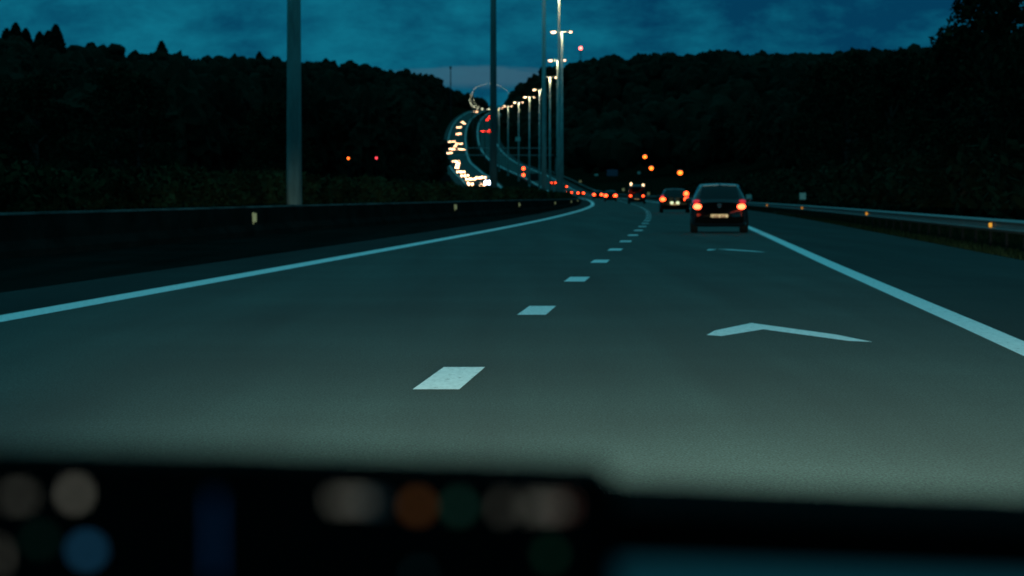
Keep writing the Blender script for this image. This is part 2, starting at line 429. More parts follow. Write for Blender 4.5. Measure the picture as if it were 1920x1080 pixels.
# painted markings
def marking(name, u, w, d0, d1, dz=0.006):
    lo = (lambda s: u(s) - w(s) / 2) if callable(w) else (lambda s: u(s) - w / 2)
    hi = (lambda s: u(s) + w(s) / 2) if callable(w) else (lambda s: u(s) + w / 2)
    return ribbon(name, lo, hi, M['line'], dz, d0, d1)
wl = lambda s: np.interp(s, [0, 50, 120, 400, 2500], [.36, .36, .33, .36, .5])
marking('left_edge_line', lambda s: s * 0, wl, -50, 1300)
marking('left_edge_line', lambda s: s * 0, lambda s: s * 0 + .55, 1300, 4300, 0.02)
marking('right_edge_line', uR, lambda s: np.interp(s, [0, 60, 400, 2500], [.25, .26, .28, .5]), -50, 1300)
marking('right_edge_line', uR, lambda s: s * 0 + .5, 1300, 4300, 0.02)
marking('opposite_edge_line', uLCR, lambda s: s * 0 + .5, 700, 4300, 0.02)
marking('opposite_edge_line', lambda s: uLCR(s) - LCW(s), lambda s: s * 0 + .5, 700, 4300, 0.02)
mb = MB()
d = 21.35 - 12.5 * 2
while d < 900:
    a, b2 = d - 1.3, d + 1.3
    w = 0.14
    xa, xb = float(XL(a) + uDash(a)) + .02, float(XL(b2) + uDash(b2)) + .02
    za, zb = float(ZR(a)) + .007, float(ZR(b2)) + .007
    mb.add([(xa - w, a, za), (xa + w, a, za), (xb + w, b2, zb), (xb - w, b2, zb)], [(0, 1, 2, 3)])
    d += 12.5
tag(mb.build('lane_dashes', M['line']), kind='structure')
def chevron(apx, apy, l, r, k=1.0):
    t = 1.45 * k
    lp = lambda p, f, dy: (p[0] + (apx - p[0]) * f, p[1] + (apy - p[1]) * f - dy, .007)
    pts = [(apx, apy, .007), lp(l, .22, 0), (l[0], l[1] - t * .30, .007), lp(l, .2, t * .75), (apx, apy - t, .007), lp(r, .25, t * .9), (r[0], r[1] - t * .45, .007), lp(r, .22, 0)]
    return pts, [(0, 1, 2, 3, 4), (0, 4, 5, 6, 7)]
mb = MB()
p, f = chevron(2.18, 30.5, (1.62, 28.3), (2.86, 27.2)); mb.add(p, f)
p, f = chevron(4.42, 73.6, (4.12, 71.2), (5.20, 69.2)); mb.add(p, f)
tag(mb.build('distance_chevrons', M['line']), kind='structure')

# ------------------------------------------------------------------ leafy things
def leaf_quads(centers, size, spread=None):
    n = len(centers)
    a = rng.normal(size=(n, 3)); a /= np.linalg.norm(a, axis=1, keepdims=True)
    b = rng.normal(size=(n, 3)); b -= (a * b).sum(1, keepdims=True) * a; b /= np.linalg.norm(b, axis=1, keepdims=True)
    s = size * rng.uniform(.6, 1.3, (n, 1))
    v = np.stack([centers - a * s, centers + b * s * .55, centers + a * s, centers - b * s * .55], 1).reshape(-1, 3)
    return v, np.arange(n * 4).reshape(n, 4)

def clump_points(c, r, n):
    d = rng.normal(size=(n, 3)); d /= np.linalg.norm(d, axis=1, keepdims=True)
    return np.array(c) + d * np.array(r) * rng.uniform(.35, 1.0, (n, 1)) ** .5

def make_tree(h, rad, nleaf, leaf, seed, label, group=None):
    global rng
    rng = np.random.default_rng(seed)
    root = empty('broadleaf_tree', (0, 0, 0), label=label, cat='tree', group=group)
    t = MB()
    t.tube((0, 0, -.3), (0.1, 0, h * .45), rad * .085, rad * .055, 8)
    t.tube((0.1, 0, h * .45), (0, .2, h * .85), rad * .055, rad * .015, 6)
    pts = []
    nb = 15
    for k in range(nb):
        an = k * 2.4 + rng.uniform(-.3, .3); hh = h * (.07 + .87 * k / nb)
        rr = rad * (0.75 * math.sin(math.pi * min(1, (.30 + .66 * k / nb))) + .12) * rng.uniform(.75, 1.15)
        c = (math.cos(an) * rr * .75, math.sin(an) * rr * .75, hh)
        t.tube((0.05, 0, hh * .75), (c[0] * .85, c[1] * .85, hh), rad * .025, rad * .008, 5, False)
        q = rad * rng.uniform(.32, .5)
        pts.append(clump_points(c, (q, q, q * .8), nleaf // nb))
        # twigs that stick out of the crown
        for j in range(2):
            d_ = rng.normal(size=3); d_[2] = abs(d_[2]) * .6; d_ /= np.linalg.norm(d_)
            e = np.array(c) + d_ * q * rng.uniform(1.1, 1.6)
            pts.append(np.array(c) + np.outer(rng.uniform(.5, 1, nleaf // 200), e - np.array(c)) + rng.normal(size=(nleaf // 200, 3)) * .12)
    pts.append(clump_points((0, 0, h * .88), (rad * .35, rad * .35, h * .12), nleaf // 10))
    t.build('trunk', M['bark'], root, smooth=True)
    v, f = leaf_quads(np.concatenate(pts), leaf)
    fast_mesh('crown', v, f, M['leaf'], root)
    return root

def make_conifer(h, rad, n, leaf, seed, label, group=None):
    global rng
    rng = np.random.default_rng(seed)
    root = empty('conifer_tree', (0, 0, 0), label=label, cat='tree', group=group)
    t = MB(); t.tube((0, 0, -.5), (0, 0, h), h * .014, h * .003, 7); t.build('trunk', M['bark'], root)
    hh = h * (1 - rng.uniform(0, .82, n) ** 1.0)
    hh = np.round(hh / (h * .05)) * h * .05 + rng.normal(size=n) * h * .008
    rr = ((h - hh) / h) ** .65 * rad * .8 * np.sqrt(rng.uniform(0.02, 1, n)) * 1.1
    an = rng.uniform(0, 2 * math.pi, n)
    c = np.stack([rr * np.cos(an), rr * np.sin(an), hh - rr * .25], 1)
    v, f = leaf_quads(c, leaf); fast_mesh('crown', v, f, M['needle'], root)
    return root

def put(o, x, y, z=None, rz=0, s=1.0, sz=None):
    o.location = (x, y, float(ground(x, y)) if z is None else z)
    o.rotation_euler = (0, 0, rz); o.scale = (s, s, sz or s)
    return o

# distant woods covering the valley sides: one mass
def ico(sub):
    b = bmesh.new(); bmesh.ops.create_icosphere(b, subdivisions=sub, radius=1)
    v = np.array([x.co[:] for x in b.verts]); f = np.array([[q.index for q in g.verts] for g in b.faces]); b.free()
    return v, f
def woods(name, trees, label, blobs=3, seed=3, lod=2):
    r = np.random.default_rng(seed)
    bv, bf = ico(lod)
    n = len(trees) * blobs
    T = np.repeat(np.array(trees), blobs, axis=0)           # x, y, z0, height, radius
    k = np.tile(np.arange(blobs), len(trees))
    off = r.uniform(-.45, .45, (n, 2)) * T[:, 4:5] * (k > 0)[:, None]
    rad = T[:, 4] * np.where(k == 0, .85, r.uniform(.45, .75, n))
    cz = T[:, 2] + T[:, 3] * np.where(k == 0, .62, r.uniform(.55, .85, n))
    rz = np.where(k == 0, T[:, 3] * .38, T[:, 3] * r.uniform(.12, .2, n))
    disp = 1 + r.normal(size=(n, len(bv), 1)) * (.13 if lod < 4 else .07)
    if lod >= 4:
        for fr_ in (3.0, 5.5, 9.0):
            w_ = r.normal(size=(n, 3, 1)) * fr_; disp = disp + .10 * np.sin(bv[None] @ w_ + r.uniform(0, 6, (n, 1, 1)))
    v = bv[None] * disp * np.stack([rad, rad, rz], 1)[:, None, :]
    v = v + np.stack([T[:, 0] + off[:, 0], T[:, 1] + off[:, 1], cz], 1)[:, None, :]
    f = bf[None] + (np.arange(n) * len(bv))[:, None, None]
    return tag(fast_mesh(name, v.reshape(-1, 3), f.reshape(-1, 3), M['forest']), kind='stuff', label=label, cat='woods')
def prj(x, y, z): return 960 + x / y * F, HOR - (z - EYE) / y * F
r0 = np.random.default_rng(11)
def scatter(side, n):
    out_ = []
    D = r0.uniform(0, 1, n) ** .8 * 3850 + 450
    xl = XL(D)
    if side < 0:
        e = xl + uLCR(D) - LCW(D) - 7
        X = e - 4 - r0.uniform(0, 1, n) ** 1.3 * np.maximum(.17 * D + e, 60) * 1.05
    else:
        e = xl + uR(D) + 6
        X = e + np.where(D < 1150, 36, 5) + r0.uniform(0, 1, n) ** 1.3 * np.maximum(.17 * D - e, 60) * 1.05
    Z = ground(X, D)
    H = r0.uniform(11, 19, n)
    px, py = prj(X, D, Z + H)
    py2 = sil(px)
    over = py2 + r0.uniform(-3, 5, n) - py                      # pixels above the skyline: shorten the tree
    H2 = H - np.maximum(over, 0) * D / F
    ok = (H2 > 4)
    for x, y, z, h in zip(X[ok], D[ok], Z[ok], H2[ok]):
        out_.append((x, y, z, h, np.clip(h * r0.uniform(.26, .38), 2.6, 6)))
    return out_
for side, nm, sd_ in ((-1, 'left', 3), (1, 'right', 4)):
    tt_ = scatter(side, 3600)
    woods(nm + '_woods', [t for t in tt_ if t[1] >= 1000], 'dark far-off woods covering the hillside %s of the motorway' % nm, seed=sd_)
    woods(nm + '_woods_near', [t for t in tt_ if t[1] < 1000], 'dark nearer woods at the foot of the %s hillside' % nm, seed=sd_ + 10, lod=4)
# beyond the crest, between the hills
far = []
for i in range(260):
    D = r0.uniform(3650, 4500); px = r0.uniform(860, 985)
    X = (px - 960) / F * D
    if -14 < X - float(XL(D)) + 6 < 22 and D < 4300: continue
    z = float(ground(X, D)); h = min(13, (HOR - sil(px) - r0.uniform(0, 4)) * D / F + EYE - z)
    if h > 3: far.append((X, D, z, h, min(4.5, h * .45)))
woods('crest_woods', far, 'low dark treetops on the far crest inside the curve of lamps', seed=5)

# conifers standing up on the left skyline
cg = 'conifers standing above the left skyline'
cl = [(14, 56, 1480, 'ragged dark conifer at the left edge of the skyline'), (31, 46, 1490, 'tallest dark conifer on the left skyline, with a rounded tip'),
      (50, 56, 1500, 'short dark conifer just right of the tallest one on the left skyline'), (76, 62, 1500, 'low dark conifer in the dip of the left skyline'),
      (92, 60, 1505, 'slim dark conifer left of the spiky one on the skyline'), (106, 49, 1500, 'spiky triangular conifer standing alone on the left skyline'),
      (304, 80, 1690, 'tiny conifer tip on the left skyline before the tall grey mast'), (487, 99, 1950, 'tiny conifer tip on the skyline just left of the tall grey mast')]
proto = None
for px, py, D, lab in cl:
    x = (px - 960) / F * D; zt = EYE + (HOR - py) / F * D; z0 = float(ground(x, D))
    if proto is None:
        proto = make_conifer(20, 8.5, 4200, 1.1, 21, lab, cg); o = proto
    else:
        o = copy_tree(proto); o['label'] = lab
    s = max(.5, (zt - z0) / 20)
    put(o, x, D, z0, rz=px, s=min(s, 1.1), sz=s)

# nearer trees at the right
tg = 'trees behind the right guardrail'
tr = [(25.0, 150, 20, 4.9, 'big leafy tree at the top right corner, taller than the skyline'),
      (25.4, 178, 12.9, 4.2, 'dark leafy tree just left of and lower than the big corner tree'),
      (24.6, 138, 12, 3.6, 'dark leafy tree at the right picture edge in front of the big corner tree'),
      (27.0, 205, 11.2, 3.8, 'dark tree behind the guardrail with its top just under the skyline, second row'),
      (31, 235, 12, 4.2, 'broad dark tree left of the corner trees behind the guardrail'),
      (30, 265, 12.2, 4.0, 'dark tree behind the small square teal roadside sign'),
      (35, 300, 14, 4.6, 'dark tree well behind the guardrail under the notched skyline'),
      (34, 340, 14.5, 4.8, 'dark tree behind the guardrail right of the dark hatchback'),
      (39, 380, 17, 5.2, 'tall dark tree directly right of the hatchback roof'),
      (41, 440, 18, 5.5, 'tall dark tree behind the hatchback roof'),
      (20.5, 118, 5.2, 2.4, 'low dark shrub-like tree behind the guardrail at the right edge'),
      (21.5, 160, 5.0, 2.6, 'low rounded tree close behind the guardrail between amber reflectors'),
      (38, 205, 17.5, 6.0, 'tall dark tree at the right picture edge behind the corner trees')]
protos = [make_tree(14, 4.4, 9000, .17, 31, tr[0][4], tg), make_tree(14, 4.4, 8000, .2, 33, tr[1][4], tg)]
for i, (x, y, h, rr, lab) in enumerate(tr):
    o = protos[i] if i < 2 else copy_tree(protos[i % 2])
    o['label'] = lab
    put(o, x, y, rz=i * 1.7 + .5, s=rr / 4.4, sz=h / 14)
lt = [(-10.6, 330, 5.2, 2.0, 'dark rounded tree above the hedge left of the oncoming headlights'), (-25.5, 380, 9.0, 4.2, 'dark tree just right of the tall grey mast and left of the small amber lamp'),
      (-30, 420, 13, 5.0, 'dark tree above the hedge right of the tall grey mast'), (-40, 360, 14, 5.0, 'dark tree behind the hedge left of the tall grey mast'),
      (-47, 400, 16, 6.0, 'big dark tree behind the hedge in the left quarter of the picture'), (-44, 310, 12, 5.0, 'dark tree near the left picture edge behind the hedge')]
for i, (x, y, h, rr, lab) in enumerate(lt):
    o = copy_tree(protos[i % 2]); o['label'] = lab; o['group'] = 'trees beyond the median hedge'
    put(o, x, y, rz=i * 2.1, s=rr / 4.4, sz=h / 14)

# hedge in the median
rng = np.random.default_rng(5)
s_ = []
for a, b2, n in ((40, 130, 26000), (130, 260, 18000), (260, 600, 12000), (600, 900, 3000)):
    D = rng.uniform(a, b2, n)
    hh = np.interp(D, [40, 90, 130, 200, 400, 900], [1.75, 1.85, 1.80, 1.46, 1.12, .8]) + .12 * np.sin(D * .55) + .10 * np.sin(D * 1.7) + .07 * np.sin(D * .23)
    hh = hh - .35 * np.exp(-((D - 86) / 5) ** 2)
    ub = uBar(D) - 2.1
    q = rng.uniform(-1, 1, n); tt = rng.uniform(0, 1, n)
    edge = rng.uniform(0, 1, n) < .6
    side = np.where(edge, np.sign(q) * .95, q); 
    zt = np.where(~edge, hh * rng.uniform(.8, 1.03, n), hh * tt)
    s_.append(np.stack([XL(D) + ub + side * .9 + rng.normal(size=n) * .12, D, ZR(D) - .1 + zt + rng.normal(size=n) * .05], 1))
v, f = leaf_quads(np.concatenate(s_), .13)
hedge = empty('hedge', (float(XL(110)) - 8.6, 110, -.1), label='long clipped dark green hedge behind the left concrete barrier', cat='hedge')
v = v - np.array(hedge.location)[None]
fast_mesh('foliage', v, f, M['hedge'], hedge)
# verge grass
def tufts(name, ulo, uhi, d0, d1, n, h, label):
    D = rng.uniform(d0, d1, n); u = rng.uniform(0, 1, n); lo, hi = ulo(D), uhi(D)
    X = XL(D) + lo + (hi - lo) * u; z = np.maximum(ground(X, D), 0)
    z = ground(X, D)
    a = rng.uniform(0, math.pi, n); ww = .012 + .012 * rng.uniform(0, 1, n); hh = h * rng.uniform(.4, 1.2, n)
    ln = rng.normal(size=(n, 2)) * .3 * hh[:, None]
    p = np.stack([X, D, z], 1); dx = np.stack([np.cos(a) * ww, np.sin(a) * ww, 0 * a], 1)
    tip = p + np.stack([ln[:, 0], ln[:, 1], hh], 1)
    v = np.stack([p - dx * 2, p + dx * 2, tip], 1).reshape(-1, 3)
    return tag(fast_mesh(name, v, np.arange(n * 3).reshape(n, 3), M['blade']), kind='stuff', label=label, cat='grass')
tufts('verge_grass', lambda D: uR(D) + 3.65, lambda D: uR(D) + 9, 45, 200, 60000, .22, 'rough dark grass under and behind the right guardrail')

n = 26000
D = rng.uniform(60, 620, n); cl_ = np.floor(D / 7) ; hh = 2.2 + 1.3 * np.abs(np.sin(cl_ * 2.3)) + .5 * np.sin(D * .9)
X = XL(D) + uR(D) + 10 + rng.uniform(0, 7, n); Z = ground(X, D) + hh * rng.uniform(0, 1, n) ** .6
v, f = leaf_quads(np.stack([X, D, Z], 1), .3)
tag(fast_mesh('undergrowth', v, f, M['leaf']), kind='stuff', label='dark tangled undergrowth between the guardrail and the trees', cat='undergrowth')

# ------------------------------------------------------------------ concrete barrier
s = st[(st >= 10) & (st <= 1100)]
prof = [(.28, -.06), (.26, .12), (.12, .3), (.09, 1.0), (-.09, 1.0), (-.12, .3), (-.26, .12), (-.28, -.06)]
vs, fs = [], []
for i, d in enumerate(s):
    x, z, h = float(XL(d) + uBar(d)), float(ZR(d)), float(hBar(d))
    for (a, b2) in prof: vs.append((x + a, d, z + (b2 * h if b2 == 1.0 else b2)))
n = len(prof)
for i in range(len(s) - 1):
    for k in range(n - 1):
        fs.append((i * n + k, i * n + k + 1, (i + 1) * n + k + 1, (i + 1) * n + k))
fs.append(tuple(range(n)))
bar = empty('concrete_barrier', (0, 0, 0), label='long dark concrete barrier curving along the left edge of the road', cat='barrier')
b_ = MB(); b_.add(vs, fs); b_.build('wall', M['concrete'], bar)
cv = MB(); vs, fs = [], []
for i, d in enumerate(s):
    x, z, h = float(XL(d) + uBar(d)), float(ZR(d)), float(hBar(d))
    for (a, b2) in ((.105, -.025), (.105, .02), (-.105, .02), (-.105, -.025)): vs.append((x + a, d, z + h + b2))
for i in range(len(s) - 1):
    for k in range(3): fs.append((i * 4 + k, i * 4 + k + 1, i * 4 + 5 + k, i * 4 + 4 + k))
cv.add(vs, fs); cv.build('lit_top_edge', M['cap'], bar)  # paler strip along the wall's crown, its lit edge put into colour
for d, zz, e in ((98, .50, 1.0), (160, .55, .85), (203, .52, .7), (250, .48, .6), (300, .46, .6), (350, .44, .6)):
    x = float(XL(d) + uBar(d)) + .16; z = float(ZR(d))
    q = MB(); q.box((x, d, z + zz), (.14 * e, .05, .26 * e)); q.box((x - .03, d + .03, z + zz - .02), (.05, .03, .34 * e))
    q.build('reflector', M['refl_y'], bar, bevel=.01)

# ------------------------------------------------------------------ guardrail on the right
rail = empty('guardrail', (0, 0, 0), label='galvanised steel guardrail with amber reflectors along the right verge', cat='guardrail')
s = st[(st >= 20) & (st <= 1500)]
prof = [(0.0, .0), (-.10, .05), (-.12, .075), (0, .12), (0, .185), (-.10, .235), (-.12, .26), (0, .31), (.012, .31), (.012, .0)]
def railz(d): return float(ZR(d)) + float(np.interp(d, [0, 70, 280, 600, 1500], [.31, .30, .16, .25, .3]))
vs, fs = [], []
n = len(prof)
for d in s:
    x = float(XL(d) + uR(d)) + 5.0
    for a, b2 in prof: vs.append((x + a, d, railz(d) + b2))
for i in range(len(s) - 1):
    for k in range(n): fs.append((i * n + k, i * n + (k + 1) % n, (i + 1) * n + (k + 1) % n, (i + 1) * n + k))
q = MB(); q.add(vs, fs); q.build('rail', M['galv'], rail)
pm = None
for k in range(90):
    d = 58 + k * 4.0
    x = float(XL(d) + uR(d)) + 5.09
    if pm is None:
        q = MB(); q.box((0, 0, -.42), (.06, .1, 1.2)); q.box((-.045, 0, .0), (.07, .16, .2))
        pm = q.build('post', M['post'], rail); o = pm
    else:
        o = pm.copy(); C.objects.link(o); o.parent = rail
    o.location = (x, d, railz(d) + .12)
ro = None
for d in (80, 131, 188, 237, 285, 335, 385):
    x = float(XL(d) + uR(d)) + 4.9
    if ro is None:
        q = MB(); q.box((0, 0, 0), (.085, .03, .11)); ro = q.build('reflector', M['refl_a'], rail, bevel=.01); o = ro
    else:
        o = ro.copy(); C.objects.link(o); o.parent = rail
    o.location = (x, d, railz(d) + .155)

# row of small white studs at the foot of the rail
so_ = None
for k in range(11):
    d = 176 + k * 3.2
    x = float(XL(d) + uR(d)) + 4.2
    if so_ is None:
        q = MB(); q.box((0, 0, .09), (.10, .06, .22), taper=.8); so_ = q.build('marker_stud', M['cap'], bevel=.008); o = so_
        tag(o, 'small pale studs in a short row under the right guardrail', 'marker stud', 'row of pale studs under the guardrail')
    else:
        o = so_.copy(); C.objects.link(o)
    o.location = (x, d, float(ground(x, d)) + .02)

# ------------------------------------------------------------------ lighting masts
def make_mast(glow, label, group, pole='pole'):
    H = 28.0
    r = empty('lighting_mast', (0, 0, 0), label=label, cat='street lamp', group=group)
    q = MB(); q.tube((0, 0, -.5), (0, 0, H), .27, .13, 20); q.build('pole', M[pole], r, smooth=True)
    q = MB(); q.tube((0, 0, -.1), (0, 0, .25), .38, .36, 16); q.build('base', M[pole], r)
    q = MB(); q.tube((-1.15, -.35, H + .04), (0, 0, H + .02), .06, .06, 8); q.tube((1.15, -.35, H + .04), (0, 0, H + .02), .06, .06, 8); q.ell((0, 0, H), (.16, .16, .16)); q.build('arm', M['casing'], r)
    pl = bpy.data.lights.new('mast_lamp', 'POINT'); pl.energy = 420 if pole == 'pole' else 18
    pl.color = (1.0, .74, .42); pl.shadow_soft_size = .12
    po = bpy.data.objects.new('mast_lamp', pl); C.objects.link(po); po.parent = r; po.location = (0, -.62, H - .25)
    for sx, k in ((-1, .92), (1, .50)):
        q = MB(); q.ell((sx * 1.45, -.45, H + .1), (.46 * k + .04, .3, .13), 14, 6)
        h = q.build('lamp_head', M['casing'], r, smooth=True)
        q = MB(); q.ell((sx * 1.45, -.47, H - .02), (.44 * k, .3, .24 * k), 14, 8)
        q.build('lamp_bowl', glow, h, smooth=True)
    return r
mg = 'tall double-armed lighting masts along the median'
masts = [(112, -7.28, 'thick grey lighting mast rising out of the hedge at left, nearest of all'),
         (225, -1.25, 'dark lighting mast crossing the oncoming headlights, second nearest'),
         (336, 3.2, 'slim lighting mast just left of the close pair, its lamps out of the picture'),
         (446, 6.25, 'left mast of the close pair, its lit tip at the top picture edge'),
         (554, 8.25, 'right mast of the close pair, both its lamps below the top picture edge'),
         (678, 9.2, 'lit mast whose left lamp glows beside the close pair of masts'),
         (791, 8.94, 'lit mast just right of the slim one, its right lamp touching the close pair'),
         (921, 7.55, 'lit mast directly left of the slim mast, with a large left lamp'),
         (1062, 5.5, 'lit mast with both lamps showing against the dark right hill'),
         (1210, 2.4, 'lit mast between the one with both lamps showing and the crossing dark mast'),
         (1358, -1.6, 'second lit mast right of the dark mast that crosses the headlights'),
         (1495, -5.8, 'lit mast top glowing right beside the dark mast over the red tail lights')]
mp_ = make_mast(M['glow'], masts[0][2], mg)
for i, (d, x, lab) in enumerate(masts):
    o = mp_ if i == 0 else copy_tree(mp_)
    o['label'] = lab; o.location = (x, d, float(np.interp(d, [0, 554, 678, 791, 921, 1062, 1210, 1358, 1495], [-.1, .1, .4, .9, 2.1, 4.2, 6.6, 9.2, 11.9])))
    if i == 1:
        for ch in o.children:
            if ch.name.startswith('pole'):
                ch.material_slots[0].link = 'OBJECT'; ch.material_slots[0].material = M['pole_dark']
farx = [(1615,922.5),(1735,909),(1860,900),(1985,893.6),(2110,888.5),(2235,886),(2360,884.5),(2485,884),(2610,884.5),(2735,886),(2860,889),(2985,893),(3110,899),(3235,905),
        (3360,912),(3485,920),(3610,928),(3735,934),(3860,940),(3985,946),(4110,951),(4235,955)]
mf = make_mast(M['glow_far'], 'x', 'distant lamps curving over the far hill', 'pole_far')
for i, (d, px) in enumerate(farx):
    o = mf if i == 0 else copy_tree(mf)
    if d < 2200: lab = 'small lit masts stacked at the left foot of the far arc of lamps'
    elif d < 3000: lab = 'tiny lamps climbing the left side of the far arc of lamps'
    elif d < 3500: lab = 'tiny pale lamps at the top of the far arc of lamps'
    else: lab = 'tiny pale lamps descending the right side of the far arc'
    o['label'] = lab
    o.location = ((px - 960) / F * d, d, float(ZR(d)) - .1)
    if d > 2400: o.scale = (.42, .8, 1.0)

# ------------------------------------------------------------------ cars
def loft(secs, ny, nt):
    secs = np.array(secs, float)                       # (ns, npt, 3)
    def cm(A, n):
        m_ = A.shape[0]; t = np.linspace(0, m_ - 1, n); i = np.minimum(t.astype(int), m_ - 2); u = (t - i)[:, None, None]
        P = np.concatenate([A[:1], A, A[-1:]]); p0, p1, p2, p3 = P[i], P[i + 1], P[i + 2], P[i + 3]
        tt = .35
        m1, m2 = (p2 - p0) * tt, (p3 - p1) * tt
        return (2*u**3-3*u**2+1)*p1 + (u**3-2*u**2+u)*m1 + (-2*u**3+3*u**2)*p2 + (u**3-u**2)*m2
    A = cm(secs, ny)
    B = cm(A.transpose(1, 0, 2), nt).transpose(1, 0, 2)
    return B                                            # (ny, nt, 3)

STY = {
 'hatch': dict(L=4.0, W=.86, secs=[  # y, w, zb, zbelt, wbelt, zroof, wroof
    (-1.99,.70,.30,.88,.66,.93,.60), (-1.95,.80,.24,.92,.76,1.00,.64), (-1.84,.85,.20,.97,.80,1.16,.62), (-1.66,.865,.19,1.0,.82,1.36,.58),
    (-1.48,.87,.19,1.0,.83,1.455,.56),(-.9,.875,.18,.98,.84,1.50,.60), (0,.875,.18,.95,.84,1.49,.60), (.55,.87,.18,.93,.83,1.38,.58), (1.05,.86,.18,.90,.80,1.04,.60),
    (1.5,.85,.19,.82,.74,.90,.5),(1.85,.80,.22,.68,.66,.74,.45),(2.0,.66,.30,.56,.5,.60,.35)]),
 'wagon': dict(L=4.7, W=.90, secs=[
    (-2.33,.74,.32,.86,.70,.92,.62), (-2.29,.85,.26,.92,.80,1.0,.66), (-2.2,.89,.22,.96,.83,1.12,.62), (-2.02,.91,.20,.98,.84,1.33,.58),
    (-1.85,.92,.20,.98,.85,1.43,.56), (-1.0,.92,.19,.96,.86,1.47,.60), (0,.92,.19,.94,.86,1.46,.60),(.6,.91,.19,.92,.85,1.36,.58),(1.15,.90,.19,.90,.82,1.0,.60),
    (1.7,.88,.20,.82,.76,.88,.5),(2.1,.82,.24,.68,.68,.74,.45),(2.3,.66,.32,.56,.5,.60,.35)]),
 'van': dict(L=5.0, W=.95, secs=[
    (-2.48,.84,.36,1.1,.82,1.85,.70), (-2.44,.92,.30,1.1,.90,1.98,.76), (-2.3,.95,.26,1.1,.93,2.05,.80), (-1.6,.96,.24,1.1,.94,2.08,.82),
    (-.6,.96,.24,1.1,.94,2.08,.82), (.6,.96,.24,1.1,.94,2.06,.82),(1.2,.95,.24,1.1,.92,1.9,.76),(1.75,.94,.24,1.08,.88,1.25,.70),
    (2.1,.90,.26,.95,.80,1.05,.6),(2.4,.80,.32,.75,.66,.82,.5),(2.5,.66,.4,.6,.5,.65,.4)])}

